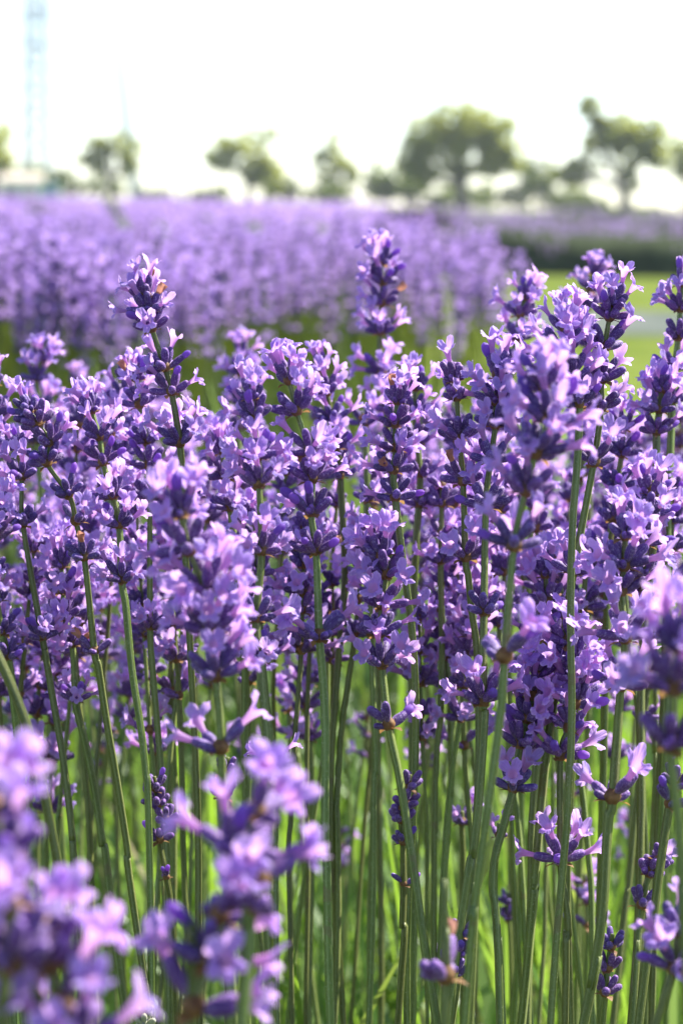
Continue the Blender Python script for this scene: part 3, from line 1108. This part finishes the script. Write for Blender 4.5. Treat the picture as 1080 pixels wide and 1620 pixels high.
rg = random.Random(77)
HEADS = [head_arrays(rg, 6, 6, 4) for _ in range(8)]
HEADS_B = [head_arrays(rg, 5, 4, 4, nwh=6) for _ in range(8)]
HEADS_C = [far_head_arrays(rg) for _ in range(8)]
HEAD_ME = []
for V, F, MI in HEADS:
    mb = MB()
    for k in (0, 1):
        pass
    me = bpy.data.meshes.new('flower_head')
    me.from_pydata([tuple(v) for v in V], [], F)
    me.materials.append(M['far_calyx'])
    me.materials.append(M['far_petal'])
    me.polygons.foreach_set('material_index', MI)
    me.update()
    HEAD_ME.append(me)
STEM_ME = []
for k in range(4):
    mb = MB()
    b = [Vector((rg.uniform(-.03, .03), rg.uniform(-.03, .03), -.64)), Vector((rg.uniform(-.015, .015), 0, -.35)), Vector((0, 0, -.06)), Vector((0, 0, 0.003))]
    sweep(mb, spline(b, 4), [1.05 * MM] * 13, 6)
    STEM_ME.append(mb.mesh('stem', [M['stem']]))


def field_edge(Y):
    """right hand edge of the near field"""
    return 0.08 + 0.08 * min(1.0, max(0.0, (4.2 - Y) / 1.9)) + 0.02 * math.sin(Y * 6.1)


def lump(X, Y, s, q=0):
    """smooth lumps of one bush after another, -1 to 1"""
    def h(i, j):
        return math.sin(i * 127.1 + j * 311.7 + q * 74.7) * 43758.5453 % 1.0
    x, y = X / s, Y / (s * 2.2)
    i, j = math.floor(x), math.floor(y)
    u, v = x - i, y - j
    u, v = u * u * (3 - 2 * u), v * v * (3 - 2 * v)
    a = h(i, j) * (1 - u) + h(i + 1, j) * u
    b = h(i, j + 1) * (1 - u) + h(i + 1, j + 1) * u
    return 2 * (a * (1 - v) + b * v) - 1


FURROWS = [(182, 350, 11, 34), (64, 352, 18, 22), (402, 376, 13, 30), (490, 374, 20, 26), (255, 372, 10, 20), (318, 352, 12, 18), (555, 362, 12, 22), (120, 430, 14, 26), (20, 400, 12, 24)]


def in_furrow(X, Y, z):
    x, y = 540 + X / Y * FPX, 326 + (CAM_Z - z) / Y * FPX
    for (cx, cy, rx, ry) in FURROWS:
        if ((x - cx - (y - cy) * .5) / (rx * 1.55)) ** 2 + ((y - cy) / ry) ** 2 < 1:
            return True
    return False


def in_gap(X, Y):
    """the dark furrows that cross the field at a slant"""
    if Y < 4.2:
        return False
    q = (X * 0.62 + Y) % 2.6
    return q < 0.55


rs = random.Random(3)
near = []
for _ in range(1900):
    Y = rs.uniform(1.62, 4.6)
    X = rs.uniform(-(0.17 * Y + .15), field_edge(Y) + rs.gauss(0, .02))
    if Y < 2.0 and X > -0.16 + 0.1 * rs.random():
        continue
    near.append((Y, X))
near.sort()
N_IND = 96
bulk = Bulk()
for i, (Y, X) in enumerate(near):
    lp = lump(X, Y, .30, 3)
    if lp < -.45 and i >= N_IND and rs.random() < .8:
        continue
    z = min(0.672, rs.gauss(0.640, 0.015)) + 0.004 * (Y - 2) + .018 * lp
    if i >= N_IND and in_furrow(X, Y, z - .03):
        continue
    a = rs.uniform(0, 6.28)
    lx, ly = rs.uniform(-.12, .12), rs.uniform(-.12, .12)
    if i < N_IND:
        r = empty('lavender_stalk', (X, Y, 0))
        tag(r, 'blurred lavender stalk in the purple row beyond the front clump', 'lavender', 'stalks of the row beyond the front clump')
        st = link('stem', STEM_ME[i % 4], r)
        st.matrix_basis = Matrix.Translation((0, 0, z)) @ Matrix.Rotation(a, 4, 'Z')
        hd = link('flower_head', HEAD_ME[i % 8], r)
        hd.matrix_basis = Matrix.Translation((0, 0, z)) @ Matrix.Rotation(a, 4, 'Z') @ Matrix.Scale(rs.uniform(.74, .95), 4)
    else:
        V, F, MI = HEADS_B[i % 8]
        bulk.add(rotz(V, a, lx, ly, rs.uniform(.74, .95)) + np.array([X, Y, z]), F, MI)
        w = 0.0011
        q = np.array([[-w, 0, -.64], [w, 0, -.64], [w, 0, 0], [-w, 0, 0], [0, -w, -.64], [0, w, -.64], [0, w, 0], [0, -w, 0]])
        bulk.add(rotz(q, a, lx, ly) + np.array([X, Y, z]), [(0, 1, 2, 3), (4, 5, 6, 7)], [2, 2])
for _ in range(16000):
    Y = 4.5 + 23 * rs.random() ** 1.5
    X = rs.uniform(-(0.17 * Y + .3), field_edge(Y) + rs.gauss(0, .012 + .004 * Y))
    if in_gap(X, Y) and rs.random() < .93:
        continue
    lp = lump(X, Y, .55)
    if lp < -.22 and rs.random() < .85:
        continue
    z = rs.gauss(0.640, 0.02) + 0.0018 * (Y - 4.5) + (0.03 + .003 * Y) * lp
    if in_furrow(X, Y, z - .03):
        continue
    V, F, MI = HEADS_C[_ % 8]
    sc = 0.85 + 0.03 * (Y - 4.5)
    bulk.add(rotz(V, rs.uniform(0, 6.28), rs.uniform(-.2, .2), rs.uniform(-.2, .2), sc) + np.array([X, Y, z]), F, MI)
fo = bulk.build('lavender_field', [M['far_calyx'], M['far_petal'], M['stem']])
tag(fo, 'dense out of focus purple lavender field stretching to the trees', 'lavender field', kind='stuff')


# leaves: thin blades, a few segments each
def blade(L, W, lean, az, curl, rg, seg=4):
    V, F = [], []
    dx, dy = math.cos(az), math.sin(az)
    px, py = -dy, dx
    x = z = 0.0
    ang = lean
    for i in range(seg + 1):
        t = i / seg
        w = W * (1 - t) ** 0.6 * (0.55 + 0.9 * min(1, t * 3)) if i < seg else W * 0.05
        V.append((x * dx - px * w, x * dy - py * w, z))
        V.append((x * dx + px * w, x * dy + py * w, z))
        x += math.sin(ang) * L / seg
        z += math.cos(ang) * L / seg
        ang += curl / seg
    for i in range(seg):
        F.append((2 * i, 2 * i + 1, 2 * i + 3, 2 * i + 2))
    return np.array(V), F


rb = random.Random(9)
gb = Bulk()
for _ in range(4000):                                     # grass between the front clump and the next row
    Y = rb.uniform(0.62, 2.1)
    X = rb.uniform(-(0.165 * Y + .06), 0.165 * Y + .06)
    L = rb.uniform(.16, .50) * (1.0 if rb.random() < .75 else .7)
    V, F = blade(L, rb.choice([.0016, .0022, .003, .0045, .007]), rb.uniform(0.0, .5), rb.uniform(0, 6.28), rb.uniform(0.0, 1.2), rb)
    gb.add(V + np.array([X, Y, 0]), F, [0] * len(F))
for _ in range(2600):                                     # grass beside the field on the right
    Y = rb.uniform(2.0, 4.6)
    X = rb.uniform(field_edge(Y), 0.17 * Y + .2)
    V, F = blade(rb.uniform(.15, .42), rb.uniform(.002, .005), rb.uniform(0.0, .5), rb.uniform(0, 6.28), rb.uniform(0.0, 1.2), rb, 3)
    gb.add(V + np.array([X, Y, 0]), F, [0] * len(F))
for _ in range(260):                                      # broader bright leaves of weeds among the grass
    Y = rb.uniform(0.75, 2.0)
    X = rb.uniform(-(0.165 * Y + .04), 0.165 * Y + .04)
    V, F = blade(rb.uniform(.10, .24), rb.uniform(.006, .012), rb.uniform(0.0, .7), rb.uniform(0, 6.28), rb.uniform(0.2, 1.5), rb, 6)
    gb.add(V + np.array([X, Y, rb.uniform(0, .18)]), F, [0] * len(F))
go = gb.build('grass', [M['grass']], True)
tag(go, 'tall green grass growing between the lavender stems', 'grass', kind='stuff')

lb = Bulk()
for _ in range(5200):                                     # grey-green leaves at the foot of the next row
    Y = 1.55 + 3.0 * rb.random() ** 1.6
    X = rb.uniform(-(0.17 * Y + .1), field_edge(Y))
    zb = rb.uniform(0, .36)
    V, F = blade(rb.uniform(.10, .24), rb.uniform(.0016, .0034), rb.uniform(0.1, .9), rb.uniform(0, 6.28), rb.uniform(-.2, .5), rb, 3)
    lb.add(V + np.array([X, Y, zb]), F, [0] * len(F))
for _ in range(2600):                                     # and of the front clump
    Y = rb.uniform(0.34, 1.15)
    X = rb.uniform(-(0.16 * Y + .06), 0.16 * Y + .06)
    zb = rb.uniform(0, .16)
    V, F = blade(rb.uniform(.06, .16), rb.uniform(.0016, .003), rb.uniform(0.1, .9), rb.uniform(0, 6.28), rb.uniform(-.2, .5), rb, 3)
    lb.add(V + np.array([X, Y, zb]), F, [0] * len(F))
for _ in range(9000):                                     # the body of the field farther off
    Y = 4.5 + 23 * rb.random() ** 1.5
    X = rb.uniform(-(0.17 * Y + .3), field_edge(Y) + .05)
    if in_gap(X, Y) and rb.random() < .75:
        continue
    zb = rb.uniform(0.05, .40)
    V, F = blade(rb.uniform(.12, .24), .005 + .0006 * Y, rb.uniform(0.1, .9), rb.uniform(0, 6.28), .2, rb, 2)
    lb.add(V + np.array([X, Y, zb]), F, [0] * len(F))
for _ in range(1700):                                     # taller leafy shoots and dead bits low between the stems
    Y = rb.uniform(0.8, 1.6)
    X = rb.uniform(-(0.165 * Y + .05), 0.165 * Y + .05)
    V, F = blade(rb.uniform(.05, .15), rb.uniform(.0014, .0034), rb.uniform(0.0, 1.1), rb.uniform(0, 6.28), rb.uniform(-.3, .9), rb, 4)
    lb.add(V + np.array([X, Y, rb.uniform(.02, .30)]), F, [0] * len(F))
lo = lb.build('lavender_foliage', [M['foliage']], True)
tag(lo, 'grey-green narrow leaves at the foot of the lavender', 'foliage', kind='stuff')


# ---------------------------------------------------------------- the far clipped rows, each a thing of its own
def lavender_row(x0, y0, x1, y1, w, h, seed, label, purple=0.7):
    rr = random.Random(seed)
    n = max(6, int(math.hypot(x1 - x0, y1 - y0) / 0.55))
    root = empty('lavender_row', ((x0 + x1) / 2, (y0 + y1) / 2, 0))
    tag(root, label, 'lavender row', 'clipped lavender rows beyond the lawn')
    mb = MB()
    dv = Vector((x1 - x0, y1 - y0, 0)).normalized()
    sd = Vector((-dv.y, dv.x, 0))
    ctr = root.location
    vs, K = [], 10
    tops = []
    for i in range(n + 1):
        p = Vector((x0, y0, 0)).lerp(Vector((x1, y1, 0)), i / n) - ctr
        hh = h * (rr.uniform(.85, 1.1) + .28 * lump(p.x, p.y, 1.1, seed + 5))
        ww = w * rr.uniform(.82, 1.12)
        for k in range(K):
            a = math.pi * k / (K - 1)
            vs.append(p + sd * (math.cos(a) * ww * rr.uniform(.9, 1.08)) + Vector((0, 0, 1)) * (math.sin(a) ** .7 * hh * rr.uniform(.92, 1.05)))
        tops.append((p, hh, ww))
    mb.add(vs, [(i * K + k, i * K + k + 1, (i + 1) * K + k + 1, (i + 1) * K + k) for i in range(n) for k in range(K - 1)], 0)
    mb.build('foliage', [M['mound']], root)
    b = Bulk()
    for (p, hh, ww) in tops:
        if lump(p.x, p.y, .9, seed) > purple * 2 - 1.05:
            continue
        for _ in range(46):
            a = R(rr.uniform(25, 155))
            q = p + sd * (math.cos(a) * ww) + Vector((0, 0, 1)) * (math.sin(a) * hh + rr.uniform(.0, .14)) + dv * rr.uniform(-.3, .3)
            V, F, MI = HEADS_C[rr.randrange(8)]
            b.add(rotz(V, rr.uniform(0, 6.28), 0, 0, rr.uniform(1.6, 2.6)) + np.array(q), F, MI)
    if b.V:
        o = b.build('flower_heads', [M['far_calyx'], M['far_petal']])
        o.parent = root
        o['kind'] = 'stuff'
    return root


rowlab = ['nearest low dark green lavender row behind the lawn at right', 'second lavender row behind the lawn, purple patches on top',
          'third lavender row behind the lawn, more purple than the ones before it', 'fourth lavender row behind the lawn, half hidden by nearer rows',
          'fifth lavender row, thin dark band under the trees', 'sixth lavender row, faint band below the hedge',
          'farthest lavender row, just below the tree trunks']
for i in range(7):
    yr = 22.5 + i * 3.4 + i * i * 1.1
    lavender_row(0.16, yr + 2.5 + .6 * i, 0.17 * yr + 4, yr, 0.85, 0.40 + .028 * i, 60 + i, rowlab[i], purple=[.68, .78, .75, .7, .7, .7, .7][i])
for i in range(3):
    yr = 31 + i * 12
    lavender_row(-0.18 * yr - 3, yr + 6, 0.9, yr - 1, 1.4, 0.58 + .03 * i, 90 + i, ['left purple lavender row where the field meets the sky', 'middle left far lavender row of solid purple', 'last left lavender row before the trees'][i], purple=.95)


# ---------------------------------------------------------------- trees
def tree(name, label, d, lobes, trunk, limbs, leaf=0.34, dens=1.0, seed=0, mat='crown', trunk_r=0.26, group=None):
    """lobes: (x, y, rx, ry[, weight]) in the photograph; trunk and limbs: point lists"""
    rr = random.Random(seed)
    k = d / FPX
    tp = [P(x, y, d) for x, y in trunk]
    base = tp[-1].copy()
    base.z = 0.0
    root = empty(name, base)
    tag(root, label, 'tree' if 'shrub' not in name and 'hedge' not in name else 'shrub', group)
    mb = MB()
    tp2 = tp[:-1] + [Vector((tp[-1].x, tp[-1].y, -0.05))]
    tp2.reverse()
    sp = spline(tp2, 5)
    sweep(mb, [q - base for q in sp], [trunk_r * (1 - .55 * i / len(sp)) for i in range(len(sp))], 8)
    for lm in limbs:
        q = spline([P(x, y, d + rr.uniform(-.6, .6) * (j > 0)) for j, (x, y) in enumerate(lm)], 4)
        sweep(mb, [w - base for w in q], [trunk_r * (.6 - .4 * i / len(q)) for i in range(len(q))], 6)
    mb.build('trunk', [M['bark']], root)
    b = Bulk()
    for lobe in lobes:
        x, y, rx, ry = lobe[0], lobe[1] - 4, lobe[2] * 1.1, lobe[3] * 1.1
        wgt = lobe[4] if len(lobe) > 4 else 1.0
        c = P(x, y, d) - base
        ax, az = rx * k, ry * k
        ay = (ax + az) / 2
        # clumps of leaves through the lobe, more of them near its skin
        nc = max(5, int(41 * rr.uniform(.7, 1.25) * wgt * dens * (ax * az) ** .5 / 1.2))
        for _ in range(nc):
            v = Vector((rr.gauss(0, 1), rr.gauss(0, 1), rr.gauss(0, 1))).normalized() * rr.random() ** .38
            cc = Vector((c.x + v.x * ax, c.y + v.y * ay, c.z + v.z * az))
            cr = rr.uniform(.35, .62) * min(ax, az) * .62
            for _l in range(16):
                u = Vector((rr.gauss(0, 1), rr.gauss(0, 1), rr.gauss(0, .8))).normalized() * rr.random() ** .5 * cr
                n = Vector((rr.gauss(0, 1), rr.gauss(0, 1), rr.gauss(0, 1) + .8)).normalized()
                s1, s2, _n = frame_of(n, Vector((rr.uniform(-1, 1), rr.uniform(-1, 1), .2)))
                L = leaf * rr.uniform(.6, 1.2)
                q = cc + u
                vv = np.array([tuple(q - s1 * L * .5), tuple(q + s2 * L * .28 + n * L * .06), tuple(q + s1 * L * .5), tuple(q - s2 * L * .28 + n * L * .06)])
                b.add(vv, [(0, 1, 2, 3)], [0])
    o = b.build('crown', [M[mat]], False)
    o.parent = root
    return root


TG = 'trees along the far edge of the field'
tree('tree', 'rounded tree cut by the left edge, above the white cabin', 112, [(2,228,22,32),(-12,262,24,26),(8,262,14,18)], [(-8,265),(-8,330)], [[(-8,270),(8,240)]], seed=1, group=TG)
tree('tree', 'small umbrella-shaped tree at left with an open hollow in its crown', 112,
     [(150,232,24,13),(182,226,26,12),(210,240,20,16),(138,255,17,16),(158,268,12,10),(206,262,15,12),(176,240,18,12),(200,272,14,11),(162,276,14,10),(192,255,14,10),(160,252,14,10)],
     [(174,282),(174,330)], [[(174,284),(152,258),(140,245)], [(174,284),(200,262),(212,240)], [(174,286),(178,250)]], seed=2, group=TG, trunk_r=.26)
tree('tree', 'yellow-green lopsided tree left of centre, crown hanging lower on its right', 108,
     [(352,240,27,20),(385,232,30,18),(400,258,28,20),(345,262,16,12),(425,285,24,22),(440,298,14,16),(370,268,18,12),(405,280,18,16),(345,250,20,22),(420,262,18,16)],
     [(392,285),(394,330)], [[(392,288),(362,255)], [(392,286),(405,250)], [(393,296),(428,280)]], seed=3, group=TG)
tree('tree', 'pale faint tree behind the lopsided one, thin crown', 190, [(400,208,22,14,.5),(435,212,20,14,.5),(415,225,18,12,.4)], [(418,240),(420,326)], [[(418,245),(402,214)]], seed=4, dens=.7, group=TG, leaf=.45)
tree('tree', 'thin ragged tree near the centre, crown narrow at the top', 125,
     [(530,228,12,16,.7),(520,252,24,14),(545,262,22,16),(555,272,16,12),(515,282,18,16),(530,300,24,14),(548,285,20,14),(505,255,14,12)],
     [(524,285),(522,330)], [[(524,290),(546,262)], [(524,290),(530,235)]], seed=5, group=TG)
tree('tree', 'big dome-crowned tree right of centre, largest of the row', 100,
     [(730,190,46,26),(690,205,40,30),(775,208,38,30),(665,235,30,28),(735,232,50,28),(800,240,27,28),(655,268,20,18),(690,275,26,18),(760,268,34,20),(808,262,16,16),(668,290,16,12),(725,275,20,14),(700,230,40,26),(760,210,40,30),(650,262,22,20),(780,262,24,18)],
     [(731,285),(730,305),(731,335)], [[(731,288),(690,250)], [(731,286),(775,245)], [(731,284),(728,220)], [(731,296),(668,280)]], seed=6, group=TG, trunk_r=.36, dens=1.15)
tree('tree', 'spreading right hand tree with a knob at its top and a gap in its crown', 100,
     [(932,174,18,16,2.2),(946,196,18,14,1.6),(985,208,38,24),(1030,215,30,24),(950,232,32,20),(1000,240,38,18),(925,262,26,16),(890,284,24,14),(1040,250,24,20),(990,272,20,14),(915,290,22,12),(1002,295,18,16),(960,225,30,22),(1015,262,30,16),(985,228,40,22),(905,272,24,14)],
     [(985,280),(988,345)], [[(985,285),(950,240),(936,190)], [(985,282),(1020,230)], [(986,296),(925,282),(885,288)]], seed=7, group=TG, trunk_r=.34)
tree('tree', 'tree cut by the right edge, dark green', 105, [(1078,242,22,22),(1090,262,22,24),(1072,272,14,14)], [(1086,275),(1086,340)], [[(1086,280),(1074,250)]], seed=8, group=TG)
HG = 'bushes under the far trees'
for i, (x, y, rx, ry, lab) in enumerate([
    (66,283,44,16,'light green bush beside the white cabin'), (150,300,40,15,'low green bush under the umbrella-shaped tree'),
    (248,312,34,10,'low flat bush right of the umbrella-shaped tree'), (330,310,28,11,'small bush left of the lopsided tree'),
    (450,303,24,17,'bush right of the lopsided tree'), (518,312,32,14,'bush at the foot of the thin ragged tree'),
    (600,292,22,26,'taller pale bush left of the big dome tree'), (640,303,28,19,'bush close to the left foot of the big dome tree'),
    (700,318,36,15,'yellow-green bush under the big dome tree'), (772,312,38,19,'yellow-green bush right of the dome tree trunk'),
    (850,280,24,28,'pale rounded bush between the two big trees'), (848,312,36,17,'low bush between the two big trees'),
    (918,322,36,15,'low bush left of the spreading tree trunk'), (1012,335,42,9,'thin low hedge at the right edge')]):
    rx, ry = rx * 1.2, ry * 1.2
    tree('shrub', lab, 116, [(x, y, rx, ry), (x - rx * .5, y + 4, rx * .6, ry * .7), (x + rx * .5, y + 3, rx * .6, ry * .7)], [(x, y + ry * .5), (x, 332)], [], seed=30 + i, mat='hedge', trunk_r=.06, group=HG, dens=.9)

# ---------------------------------------------------------------- white cabin, teal box, pylon, pole
c0 = P(34, 318, 112)
c0.z = 0
cab = empty('cabin', c0)
tag(cab, 'low white cabin with a pale roof at the far left, beyond the field', 'cabin')
mb = MB(); box(mb, -1.0, 1.0, -.8, .8, 0, 1.75); mb.build('wall', [M['white']], cab, False)
mb = MB(); mb.add([(-1.12, -.95, 1.752), (1.12, -.95, 1.752), (1.12, .95, 1.752), (-1.12, .95, 1.752), (-1.12, 0, 2.15), (1.12, 0, 2.15)], [(0, 1, 5, 4), (2, 3, 4, 5), (1, 2, 5), (3, 0, 4), (3, 2, 1, 0)]); mb.build('roof', [M['roof']], cab, False)
mb = MB(); box(mb, .3, .75, -.83, -.803, .02, 1.5); mb.build('door', [M['roof']], cab, False)
mb = MB(); box(mb, -.7, -.1, -.83, -.803, .8, 1.35); mb.build('window', [M['glass']], cab, False)
t0 = P(80, 318, 111)
t0.z = 0
tb = empty('storage_box', t0)
tag(tb, 'small teal storage box right of the white cabin', 'storage box')
mb = MB(); box(mb, -.5, .5, -.4, .4, 0, 1.45); mb.build('body', [M['teal']], tb, False)
mb = MB(); box(mb, -.56, .56, -.46, .46, 1.453, 1.62); mb.build('lid', [M['teal']], tb, False)


def bar(mb, a, b, w):
    sweep(mb, [a, b], [w, w], 4)


py = P(60, 326, 330)
py.z = 0
pyl = empty('transmission_tower', py)
tag(pyl, 'pale lattice transmission tower rising out of the photo at far left', 'pylon')
H = 52.0
for nm, sgn in (('leg', (-1, -1)), ('leg', (1, -1)), ('leg', (-1, 1)), ('leg', (1, 1))):
    mb = MB()
    bar(mb, Vector((sgn[0] * 1.9, sgn[1] * 1.9, 0)), Vector((sgn[0] * 1.15, sgn[1] * 1.15, H)), .28)
    mb.build(nm, [M['steel']], pyl, False)
mb = MB()
NB = 15
for i in range(NB):
    z0, z1 = H * i / NB, H * (i + 1) / NB
    h0, h1 = 1.9 - .75 * z0 / H, 1.9 - .75 * z1 / H
    for (a, b) in (((-1, -1), (1, -1)), ((1, -1), (1, 1)), ((1, 1), (-1, 1)), ((-1, 1), (-1, -1))):
        bar(mb, Vector((a[0] * h0, a[1] * h0, z0 + .1)), Vector((b[0] * h1, b[1] * h1, z1 - .1)), .16)
        bar(mb, Vector((b[0] * h0, b[1] * h0, z0 + .1)), Vector((a[0] * h1, a[1] * h1, z1 - .1)), .16)
        bar(mb, Vector((a[0] * h0, a[1] * h0, z0)), Vector((b[0] * h0, b[1] * h0, z0)), .2)
mb.build('bracing', [M['steel']], pyl, False)
for zz in (24.0, 29.0, 44.0):
    mb = MB()
    for s in (-1, 1):
        bar(mb, Vector((s * 1.3, 0, zz)), Vector((s * 4.2 if zz > 40 else s * 1.9, 0, zz + .5)), .35)
    bar(mb, Vector((-1.5, -1.4, zz)), Vector((1.5, -1.4, zz)), .45)
    mb.build('cross_arm', [M['steel']], pyl, False)
pa, pb = P(216, 326, 300), P(176, -30, 300)
pa.z = 0
pol = empty('leaning_pole', pa)
tag(pol, 'slender pale pole leaning left behind the umbrella-shaped tree', 'pole')
mb = MB(); sweep(mb, [Vector((0, 0, 0)), (pb - pa) * .5, pb - pa], [.8, .65, .5], 10); mb.build('shaft', [M['steel']], pol)
mb = MB()
for q in (.3, .55, .8):
    c = (pb - pa) * q
    sweep(mb, [c + Vector((-.6, 0, 0)), c + Vector((.6, 0, 0))], [.08, .08], 6)
mb.build('step_bars', [M['steel']], pol)


# ---------------------------------------------------------------- the hazy air
mb = MB()
box(mb, -140, 140, -3, 420, -1.0, 75)
hm = bpy.data.materials.new('haze')
hm.use_nodes = True
ht = hm.node_tree
ht.nodes.clear()
ho = ht.nodes.new('ShaderNodeOutputMaterial')
hv = ht.nodes.new('ShaderNodeVolumePrincipled')
hv.inputs['Color'].default_value = (0.86, 0.93, 1.0, 1)
hv.inputs['Density'].default_value = 0.00055
hv.inputs['Anisotropy'].default_value = 0.3
ht.links.new(hv.outputs[0], ho.inputs['Volume'])
tag(mb.build('haze', [hm], None, False), kind='stuff')
